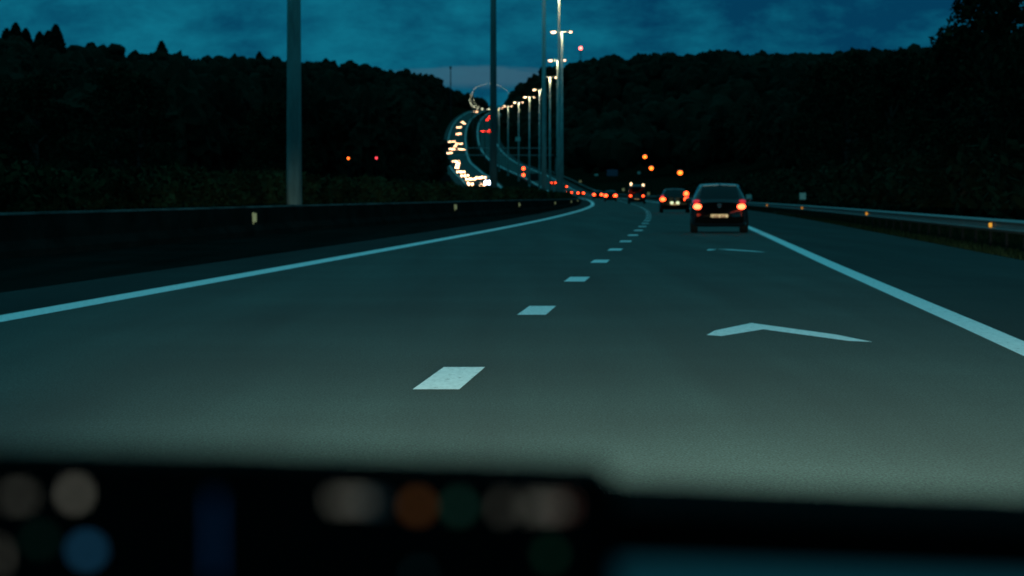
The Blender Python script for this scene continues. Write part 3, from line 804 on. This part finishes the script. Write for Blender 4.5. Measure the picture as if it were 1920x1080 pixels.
def make_car(style, paint, label, group, lights='rear', glowmat=None, detail=True, ls=1.0):
    P = STY[style]
    secs = []
    for (y, w, zb, zt, wt, zr, wr) in P['secs']:
        secs.append([(0, y, zb), (w * .8, y, zb), (w * .97, y, zb + .10), (w, y, (zb + zt) / 2), (w * .985, y, zt - .10), (wt, y, zt), ((wt + wr) / 2 * 1.0 + .01, y, (zt + zr) / 2), (wr, y, zr - .035), (wr * .6, y, zr), (0, y, zr + .012)])
    B = loft(secs, 56 if detail else 24, 46 if detail else 22)
    ny, nt_, _ = B.shape
    full = np.concatenate([B, (B * np.array([-1, 1, 1]))[:, ::-1][:, 1:-1]], 1)
    ntf = full.shape[1]
    V = full.reshape(-1, 3)
    root = empty(style_name[style], (0, 0, 0), label=label, cat='van' if style == 'van' else 'car', group=group)
    sets = {'body': [], 'rear_window': [], 'windscreen': [], 'side_window': []}
    top = {'hatch': 1.42, 'wagon': 1.39, 'van': 1.85}[style]; belt = {'hatch': 1.03, 'wagon': 1.02, 'van': 1.15}[style]
    yr = P['secs'][3][0] + .12; yf = P['secs'][-5][0]
    for i in range(ny - 1):
        for k in range(ntf):
            a, b2, c2, d2 = i * ntf + k, i * ntf + (k + 1) % ntf, (i + 1) * ntf + (k + 1) % ntf, (i + 1) * ntf + k
            p = V[[a, b2, c2, d2]]; c = p.mean(0)
            nn = np.cross(p[2] - p[0], p[3] - p[1]); nn = nn / (np.linalg.norm(nn) + 1e-9)
            key = 'body'
            wz = 1 - max(0, (c[2] - belt)) * .35
            if belt < c[2] < top:
                if c[1] < yr and abs(nn[1]) > .35 and abs(c[0]) < P['W'] * .70 * wz: key = 'rear_window'
                elif c[1] > 0.3 and abs(nn[1]) > .3 and nn[2] * np.sign(1) != 0 and abs(c[0]) < P['W'] * .80 * wz: key = 'windscreen'
                elif abs(nn[0]) > .75 and yr - .0 < c[1] < .9 and not (-.15 < c[1] < -.02): key = 'side_window'
            sets[key].append((a, b2, c2, d2))
    sets['body'] += [tuple(range(ntf)), tuple((ny - 1) * ntf + k for k in range(ntf))[::-1]]
    for key, fl in sets.items():
        if not fl: continue
        used = sorted({i for f_ in fl for i in f_}); rm = {u: j for j, u in enumerate(used)}
        q = MB(); q.v = [tuple(V[u]) for u in used]; q.f = [tuple(rm[i] for i in f_) for f_ in fl]
        q.build(key, paint if key == 'body' else M['glass'], root, smooth=True)
    yb = P['secs'][0][0]; yfr = P['secs'][-1][0]; Wd = P['W']
    # wheels
    for sx in (-1, 1):
        for yy in (yb + .72, yfr - .75):
            q = MB(); x0, x1 = sx * (Wd - .20), sx * (Wd + .012)
            rr = .315 if style != 'van' else .34
            q.tube((x0, yy, rr), (x1, yy, rr), rr, rr, 24); q.tube((x1, yy, rr), (x1 + sx * .012, yy, rr), rr * .95, rr * .8, 24)
            t_ = q.build('tyre', M['tyre'], root, smooth=False)
            if detail:
                q = MB(); q.tube((x1 + sx * .013, yy, rr), (x1 + sx * .02, yy, rr), rr * .62, rr * .55, 16)
                q.build('rim', M['rim'], t_)
    # bumper, sills
    q = MB(); q.box((0, yb + .06, .40 if style != 'van' else .45), (Wd * 1.72, .16, .20)); q.box((0, yb + .22, .25), (Wd * 1.35, .3, .10))
    q.build('rear_bumper', M['trim'], root, bevel=.03)
    if lights == 'rear':
        g = glowmat or M['brake']
        hz = {'hatch': .80, 'wagon': .82, 'van': .90}[style]
        xx = {'hatch': .66, 'wagon': .72, 'van': .70}[style]
        for sx in (-1, 1):
            q = MB()
            q.ell((sx * xx, yb + .035, hz), (.135 * ls, .075 * ls, .095 * ls), 14, 10)
            q.box((sx * (xx + .05), yb + .05, hz), (.09, .10, .12))
            q.build('brake_light', g, root, smooth=True)
            q = MB(); q.ell((sx * (xx + .03), yb + (.06 if style == 'hatch' else .10), hz + .16), (.11, .07, .06 if style == 'hatch' else .10), 12, 8); q.box((sx * (xx + .03), yb + .06, hz + .13), (.2, .06, .06))
            q.build('tail_lens', M['dimred'], root, smooth=True)
        if detail:
            q = MB(); q.box((0, yb - .012, .505), (.52, .012, .125)); pl = q.build('number_plate', M['plate'], root, bevel=.004)
            q = MB()
            for j, (xo, wd, hh) in enumerate([(-.215, .022, .075), (-.15, .04, .07), (-.095, .04, .075), (-.04, .038, .07), (.05, .036, .07), (.105, .04, .075), (.165, .036, .07)]):
                q.box((xo, yb - .021, .505), (wd, .004, hh))
            q.build('plate_characters', M['plate_text'], pl)
            q = MB(); q.box((0, yb - .004, .585), (.60, .03, .03)); q.build('plate_recess', M['trim'], root, bevel=.005)
            q = MB()
            for k in range(20):
                a1, a2 = 2 * math.pi * k / 20, 2 * math.pi * (k + 1) / 20
                q.tube((.055 * math.cos(a1), yb - .012, .83 + .055 * math.sin(a1)), (.055 * math.cos(a2), yb - .012, .83 + .055 * math.sin(a2)), .008, .008, 6, False)
            q.tube((-.045, yb - .012, .86), (0, yb - .012, .79), .006, .006, 5); q.tube((.045, yb - .012, .86), (0, yb - .012, .79), .006, .006, 5)
            q.build('emblem', M['emblem'], root)
            yt = P['secs'][4][0]; zt = P['secs'][4][5]
            q = MB()
            for sx in (-1, 1):
                q.add([(sx * .04, yt - .10, zt + .012), (sx * .52, yt - .08, zt - .012), (sx * .55, yt + .16, zt + .03), (sx * .04, yt + .16, zt + .05),
                       (sx * .04, yt - .10, zt - .012), (sx * .52, yt - .08, zt - .034), (sx * .55, yt + .16, zt - .01), (sx * .04, yt + .16, zt)],
                      [(0,1,2,3),(4,7,6,5),(0,4,5,1),(1,5,6,2),(2,6,7,3),(3,7,4,0)])
            q.build('roof_spoiler', paint, root)
            q = MB(); q.box((0, yt - .03, zt + .0), (.075, .12, .03)); q.tube((0, yt + .2, zt + .03), (0, yt + .02, zt + .2), .006, .003, 5); q.build('aerial', M['trim'], root)
            for sx in (-1, 1):
                q = MB(); q.ell((sx * (Wd + .10), .62, 1.0), (.10, .06, .07), 12, 8); q.tube((sx * Wd * .9, .62, .95), (sx * (Wd + .05), .62, .98), .025, .02, 6)
                q.build('door_mirror', paint, root, smooth=True)
            q = MB(); q.tube((0, yt - .05, 1.05), (.38, yt - .17, 1.11), .008, .006, 5); q.build('rear_wiper', M['trim'], root)
    else:
        for sx in (-1, 1):
            q = MB(); q.ell((sx * .56, yfr - .06, .68), (.21 * ls, .16, .36 * ls), 12, 8)
            q.build('headlight', glowmat or M['head'], root, smooth=True)
        if detail:
            q = MB(); q.box((0, yfr - .02, .45), (1.0, .1, .14)); q.build('grille', M['trim'], root)
    return root
style_name = {'hatch': 'hatchback_car', 'wagon': 'estate_car', 'van': 'van'}

def on_rc(o, d, x, rev=False):
    o.location = (x, d, float(ZR(d)) + .002)
    o.rotation_euler = (0, 0, -math.atan(slope(d)) + (math.pi if rev else 0))

rg = 'cars ahead in our carriageway'
# rear faces stand at the measured distances
h1 = make_car('hatch', M['paint'], 'dark hatchback with glowing brake lights ahead in the right lane', rg, glowmat=M['brake_near'])
on_rc(h1, 104.0, 6.42)
w1 = make_car('wagon', M['paint2'], 'dark estate car with brake lights on, just left of the nearest hatchback', rg, ls=1.3)
on_rc(w1, 207.3, 10.05)
q = MB(); q.ell((.70, -2.20, 1.16), (.14, .07, .15), 12, 8); q.build('indicator', M['brake'], w1, smooth=True)
for sx in (-1, 1):
    q = MB(); q.ell((sx * .18, -2.33, .60), (.11, .03, .09), 10, 8); q.build('plate_lamp', M['platelamp'], w1, smooth=True)
v1 = make_car('van', M['paint2'], 'dark van with two pale lamps above its brake lights', rg)
on_rc(v1, 378, 14.05)
for sx, zz in ((-1, 2.22), (1, 2.08)):
    q = MB(); q.ell((sx * .68 + .03, -2.38, zz), (.11, .06, .17), 10, 8); q.tube((sx * .68 + .03, -2.3, zz - .25), (sx * .68 + .03, -2.3, zz), .03, .03, 6)
    q.build('marker_lamp', M['marker'], v1, smooth=True)
hs = make_car('hatch', M['paint2'], 'dark car with red lights, first one left of the van', rg, detail=False, ls=1.9)
Gd = np.arange(200, 4300, 4.0)
def solve(side, px, py, zl, lo=0, hi=9e9):
    yy = HOR - (ZR(Gd) + zl - EYE) * F / Gd
    m_ = (Gd > lo) & (Gd < hi)
    d = Gd[m_][np.argmin(abs(yy[m_] - py))]
    x = (px - 960) / F * d; u = x - float(XL(d))
    if side > 0: u = min(max(u, 1.3), float(uR(d)) - 1.2)
    else: u = min(max(u, float(uLCR(d) - LCW(d)) + 1.2), float(uLCR(d)) - 1.2)
    return float(d), float(XL(d)) + u
near = [(1144.5, 470, None, 'dark car with red lights, first one left of the van'),
        (1120.5, 600, None, 'dark car with red lights, second one left of the van'),
        (1088.5, 820, None, 'distant car with a pair of red lights, third one left of the van'),
        (1066.0, 850, None, 'distant car with red lights next to the close pair of masts, lower of two'),
        (1058, 1040, None, 'far car with one red light showing above the queue beside the close pair of masts'),
        (1037, 1120, None, 'far car with a red light showing between the slim mast and the close pair')]
for i, (px, d, _, lab) in enumerate(near):
    o = hs if i == 0 else copy_tree(hs)
    o['label'] = lab
    x = (px - 960) / F * d
    u = min(max(x - float(XL(d)), 1.0), 7.2)
    on_rc(o, d, float(XL(d)) + u)
ht = make_car('hatch', M['paint2'], 'x', 'far cars with red tail lights climbing the opposite slope', detail=False, glowmat=M['taildistant'], ls=2.0)
fr = [(902, 246), (908, 246), (917, 247), (919.5, 244), (913, 225), (916, 222), (919, 218), (933, 216), (934, 221), (937, 216)]
for i, (px, py) in enumerate(fr):
    o = ht if i == 0 else copy_tree(ht)
    d, x = solve(1, px, py, .85, 1500)
    o['label'] = ('far climbing cars seen as red lights just left of the dark mast' if px < 915 and py > 235 else
                  'far climbing cars seen as red lights touching the left side of the dark mast' if px < 925 and py > 235 else
                  'far cars seen as red lights high on the climb, left of the dark mast' if px < 925 else
                  'far cars seen as red lights high on the climb, right of the dark mast')
    on_rc(o, d, x)

og = 'oncoming cars with headlights'
oc = make_car('hatch', M['paint2'], 'x', og, lights='front', detail=False)
ob = make_car('hatch', M['paint'], 'oncoming car with the brightest bluish white headlights at the foot of the queue', og, lights='front', detail=False, glowmat=M['headblue'], ls=1.7)
A1 = [(350,322),(375,320),(413,314)]
A2 = [(268,398),(283,408),(234,437),(252,437),(230,487),(251,485)]
A3 = [(170,545),(205,543),(228,560),(258,560),(180,600),(203,600),(158,630),(180,628),(250,600),(272,602)]
A3 += [(215,578)]
A4 = [(231,693),(231,722),(205,692),(236,706),(228,738)]
A5 = [(240,770),(272,770),(265,800),(300,797),(310,825),(308,855),(348,825),(385,815),(425,812),(363,880),(408,880),(420,866),(330,862)]
first = True
for grp, lab in ((A1, 'far oncoming cars with headlights at the very top of the climb'), (A2, 'oncoming cars with headlights in the upper third of the descending queue'),
                 (A3, 'oncoming cars with headlights bunched just above the gantry'), (A4, 'oncoming cars with headlights in the thin part of the queue below the gantry'),
                 (A5, 'oncoming cars with headlights crowding the foot of the queue above the hedge')):
    for (zx, zy) in grp:
        px, py = 800 + zx / 4, 130 + zy / 4
        o = oc if first else copy_tree(oc); first = False
        o['label'] = lab
        d, x = solve(-1, px, py, .64, 860)
        on_rc(o, d, x, True)
d, x = solve(-1, 913.5, 342.5, .64, 860); on_rc(ob, d, x, True)

# ------------------------------------------------------------------ signs, lamps and other roadside things
def sign(name, px, py, d, w, h, m, label, cat='road sign', th=.04):
    x = (px - 960) / F * d; z = EYE + (HOR - py) / F * d; g = float(ground(x, d))
    r = empty(name, (x, d, g), label=label, cat=cat)
    q = MB(); q.box((0, 0, z - g), (w, th, h)); q.build('panel', m, r, bevel=.01)
    q = MB()
    for sx in ((-.3, .3) if w > 1.2 else (0,)):
        q.tube((sx * w, .06, -.3), (sx * w, .06, z - g + h * .4), .035, .035, 8)
    q.build('post', M['post'], r)
    return r
sign('roadside_sign', 1505, 368, 200, .38, .40, M['sign_teal'], 'small square pale teal sign behind the right guardrail')
sign('roadside_sign', 1404, 369, 280, .44, .38, M['sign_teal'], 'small pale plate beside the right side of the hatchback')
sign('direction_sign', 1148, 324, 900, 2.9, 1.7, M['sign_blue'], 'dim blue direction sign on the right bank above the queue')
sign('roadside_sign', 1118, 328, 950, 1.0, .5, M['sign_teal'], 'tiny pale sign left of the dim blue direction sign')
sign('roadside_sign', 1198, 324, 850, .7, .6, M['sign_teal'], 'tiny dim sign right of the blue direction sign')
sign('road_sign', 971, 261, 1750, 2.6, 2.2, M['sign_teal'], 'dim teal square sign beside the climbing carriageway, between two lit masts')
sign('sign_board', 1000, 337, 1210, 3.9, 4.6, M['sign_dark'], 'dark back of a large board right of the stacked red lights', th=.1)
sign('sign_board', 833, 338, 1210, 4.4, 3.5, M['sign_dark'], 'dark back of a board at the foot of the oncoming queue', th=.1)
for i, (px, py, d, lab) in enumerate([(1216, 363, 642, 'pale reflector post between the van and the estate car'), (1168.7, 355.5, 800, 'pale reflector post just left of the van'),
                                      (1088, 341, 1200, 'tiny pale reflector post above the queue of red lights')]):
    x = (px - 960) / F * d; z = EYE + (HOR - py) / F * d; g = float(ground(x, d))
    r = empty('delineator_post', (x, d, g), label=lab, cat='marker post', group='pale reflector posts on the right verge')
    q = MB(); q.box((0, 0, (z - g) / 2), (.12, .08, max(.3, z - g + .1))); q.build('post', M['cap'], r)
    q = MB(); q.box((0, -.05, z - g), (.42 * d / 640, .03, .5 * d / 640)); q.build('reflector', M['refl_y'], r)
# stacked red lights
x = (981.5 - 960) / F * 1230; g = float(ground(x, 1230))
r = empty('signal_post', (x, 1230, g), label='two round red lights stacked one above the other left of the dark board', cat='signal')
q = MB(); q.tube((0, .1, -.5), (0, .1, 6.8), .09, .07, 8); q.build('post', M['post'], r)
for py in (316, 328):
    z = EYE + (HOR - py) / F * 1230 - g
    q = MB(); q.ell((0, -.1, z), (.5, .2, .5), 14, 10); q.build('signal_lamp', M['brake'], r, smooth=True)
    q = MB(); q.box((0, .05, z), (1.2, .2, 1.3)); q.build('housing', M['trim'], r, bevel=.05)

# gantry over both carriageways
r = empty('gantry', (-7.5, 1500, 12), label='thin steel gantry spanning both carriageways on the far slope', cat='gantry')
q = MB()
for z in (7.1, 10.3): q.box((0, 0, z), (54.2, .35, .28))
q.build('beam', M['gantry'], r)
q = MB()
for k in range(18): 
    x = -27 + k * 3; q.tube((x, 0, 7.1), (x + 3, 0, 10.3) if k % 2 else (x + 1.5, 0, 10.3), .07, .07, 5)
q.build('bracing', M['post'], r)
for sx in (-27.2, 27.2):
    q = MB(); q.box((sx, 0, 4.9), (.5, .6, 11.2)); q.build('support', M['gantry'], r)

# village lamps on the banks
vg = 'amber lamps in the dark off the motorway'
va = None
for px, py, d, m_, lab in [(1209, 294, 900, 'amber', 'amber street lamp right of centre, highest of three'), (1221, 315.5, 850, 'amber', 'amber street lamp just above the van and estate car, middle of three'),
                          (1275, 324, 700, 'amber', 'amber street lamp above the estate car, lowest of three'), (653.5, 297, 440, 'amber', 'small amber lamp right of the thick grey mast'),
                          (706, 296.5, 440, 'pink', 'small red lamp between the thick mast and the oncoming queue')]:
    x = (px - 960) / F * d; z = EYE + (HOR - py) / F * d; g = float(ground(x, d)); k = 1.0 if px > 1000 else .30
    r = empty('village_lamp', (x, d, g), label=lab, cat='street lamp', group=vg if m_ == 'amber' else None)
    q = MB(); q.tube((0, .5, -.4), (0, .5, z - g + .3), .09, .06, 8); q.tube((0, .5, z - g + .3), (0, -.2, z - g + .35), .05, .04, 6); q.build('pole', M['post'], r)
    q = MB(); q.ell((0, -.1, z - g + .5 * k), (.55 * k, .4 * k, .15 * k), 12, 6); h = q.build('lamp_head', M['casing'], r, smooth=True)
    q = MB(); q.ell((0, -.15, z - g), (.5 * k, .35 * k, .45 * k), 14, 10); q.build('lamp_bowl', M[m_], h, smooth=True)

# beacon mast on the right hill
d = 2350; x = (1088.5 - 960) / F * d; z = EYE + (HOR - 91) / F * d; g = float(ground(x, d))
r = empty('beacon_mast', (x, d, g), label='mast with a round red warning light on the right hill crest', cat='mast')
q = MB()
for sx in (-.8, .8):
    for sy in (-.8, .8): q.tube((sx, sy, -1), (sx * .5, sy * .5, z - g - 1.2), .16, .12, 6)
for k in range(10):
    zz = (z - g - 1.2) * k / 10; q.tube((-.8, -.7, zz), (.8, -.7, zz + 2), .07, .07, 5)
q.box((0, 0, z - g - 1.3), (1.6, 1.6, .3)); q.build('lattice', M['sign_dark'], r)
q = MB(); q.ell((0, 0, z - g), (1.15, 1.15, 1.15), 18, 12); q.build('warning_light', M['beacon'], r, smooth=True)
# thin aerial on the left skyline
d = 2900; x = (845 - 960) / F * d; z = EYE + (HOR - 124) / F * d; g = float(ground(x, d))
r = empty('aerial_mast', (x, d, g), label='thin dark aerial on the left skyline above the oncoming queue', cat='mast')
q = MB(); q.tube((0, 0, -1), (0, 0, z - g), .7, .35, 8); q.build('shaft', M['sign_dark'], r)
q = MB(); q.box((0, 0, z - g - 1.5), (1.8, .5, 1.8)); q.build('antenna', M['sign_dark'], r)

# ------------------------------------------------------------------ our own car: dashboard, screen, headlamps
M['dash'] = mat('dash_plastic', (0.002, 0.002, 0.002), 0.9, spec=0.01)
M['screen'] = mat('screen_off', (0.001, 0.001, 0.001), 0.6, spec=0.05)
M['dashtop'] = mat('dash_gloss_trim', (0.001, 0.010, 0.020), 0.35, spec=0.12)
def dpos(px, py, d): return (px - 960) / F * d, EYE + (HOR - py) / F * d
DD_ = .80
dash = empty('dashboard', (0, DD_, .9), label='blurred black dashboard across the bottom with a raised display at left', cat='dashboard')
def prism(name, pts, y0, y1, m, parent, bevel=0):
    q = MB(); n = len(pts)
    vs = [(x, y0, z - .9) for x, z in pts] + [(x, y1, z - .9) for x, z in pts]
    fs = [tuple(range(n)), tuple(range(n, 2 * n))[::-1]] + [(k, n + k, n + (k + 1) % n, (k + 1) % n) for k in range(n)]
    q.add(vs, fs); o = q.build(name, m, parent, bevel=bevel)
    return o
# display housing: rounded upper right corner
pts = []
x0, zt0 = dpos(-400, 845, DD_); x1, zt1 = dpos(1160, 882, DD_); zb = dpos(0, 1400, DD_)[1]
pts.append((x0, zb)); pts.append((x1, zb))
R_ = .0062
for k in range(9):
    a = math.pi / 2 * k / 8
    pts.append((x1 - R_ + R_ * math.cos(a), zt1 - R_ + R_ * math.sin(a)))
xm, zm = dpos(450, 862, DD_); pts.append((xm, zm)); xm, zm = dpos(0, 852, DD_); pts.append((xm, zm)); pts.append((x0, zt0))
prism('display_housing', pts, -.0, .03, M['dash'], dash)
xa, za = dpos(-380, 880, DD_); xb, zb2 = dpos(1120, 1390, DD_)
q = MB(); q.box(((xa + xb) / 2, -.0015, (za + zb2) / 2 - .9), (xb - xa, .002, za - zb2)); scr = q.build('screen', M['screen'], dash)
# lower dash to the right
D2 = .84
p1, p2, p3 = dpos(1100, 954, D2), dpos(1500, 970, D2), dpos(2300, 1004, D2)
zb = dpos(0, 1500, D2)[1]
prism('dash_top', [(p1[0] - .03, zb), (p3[0], zb), p3, p2, p1, (p1[0] - .03, p1[1] + .0005)], D2 - DD_, D2 - DD_ + .09, M['dash'], dash)
# glossy sloping trim in front of it that mirrors the sky
q = MB()
a, b2 = dpos(1150, 1052, .80), dpos(2200, 1092, .80)
c2, d2_ = dpos(1150, 1300, .72), dpos(2200, 1300, .72)
q.add([(a[0], 0.0, a[1] - .9), (b2[0], 0.0, b2[1] - .9), (d2_[0], -.09, d2_[1] - .9), (c2[0], -.09, c2[1] - .9)], [(0, 3, 2, 1)])
q.build('gloss_trim', M['dashtop'], dash)
# lit symbols
wh = (.80, .80, .66)
def icon(px, py, w, h, col, es, kind='bar'):
    key = 'icon_%s_%s' % (str(col), es)
    m_ = M.get(key) or mat('display_symbol', tuple(c * .1 for c in col), .5, emit=col, es=es * (.33 if col == wh else .17)); M[key] = m_
    x, z = dpos(px, py, DD_ - .004); w_, h_ = w * .82 / F * DD_, h * .82 / F * DD_
    q = MB()
    if kind == 'disc':
        q.ell((x, -.0035, z - .9), (w_ / 2, .0006, h_ / 2), 16, 8)
    elif kind == 'text':
        n = max(2, int(w / 14)); cw = w_ / n
        for k in range(n):
            cx = x - w_ / 2 + cw * (k + .5); q.box((cx - cw * .25, -.0035, z - .9), (cw * .16, .001, h_)); q.box((cx + cw * .2, -.0035, z - .9), (cw * .16, .001, h_ * .9)); q.box((cx, -.0035, z - .9 + h_ * .4 * (1 if k % 2 else -1)), (cw * .4, .001, h_ * .14))
    else:
        q.box((x, -.0035, z - .9), (w_, .001, h_))
    q.build('display_symbol', m_, scr)
icon(32, 932, 44, 22, wh, .6, 'text')
icon(138, 927, 26, 28, wh, 1.9, 'text')
icon(655, 940, 82, 22, wh, .95, 'text')
icon(700, 944, 50, 20, (.3, .6, .7), .6, 'text')
icon(782, 950, 34, 34, (1.0, .36, .09), .75, 'disc')
icon(860, 951, 30, 32, (.2, .75, .5), .45, 'disc')
icon(945, 952, 22, 30, wh, .8, 'text')
icon(1020, 952, 80, 26, wh, .95, 'text')
icon(1062, 952, 22, 26, (1.0, .5, .4), .9, 'text')
icon(160, 1034, 40, 34, (.08, .42, .80), 1.7, 'disc')
icon(72, 1014, 30, 30, (.10, .5, .3), .22, 'disc')
icon(-8, 1046, 16, 40, wh, .6, 'text')
icon(400, 1010, 12, 190, (.02, .12, .38), .7)
icon(1032, 1042, 26, 30, (.1, .6, .3), .35, 'disc')
icon(785, 1080, 22, 20, (.1, .45, .5), .3, 'disc')

# dipped headlamps of our own car (below and ahead of the camera)
for i, sx in enumerate((-.45, .85)):
    ld = bpy.data.lights.new("dipped_headlamp", 'SPOT')
    ld.energy = 80000; ld.color = (0.78, 1.0, 0.82); ld.spot_size = math.radians(9.4); ld.spot_blend = 1.0; ld.shadow_soft_size = .08
    lo_ = bpy.data.objects.new("dipped_headlamp", ld); C.objects.link(lo_)
    lo_.location = (sx, 2.2, .62); lo_.scale = (3.6, 1, 1)
    lo_.rotation_euler = (math.radians(90 - 2.9), 0, math.radians(-3))
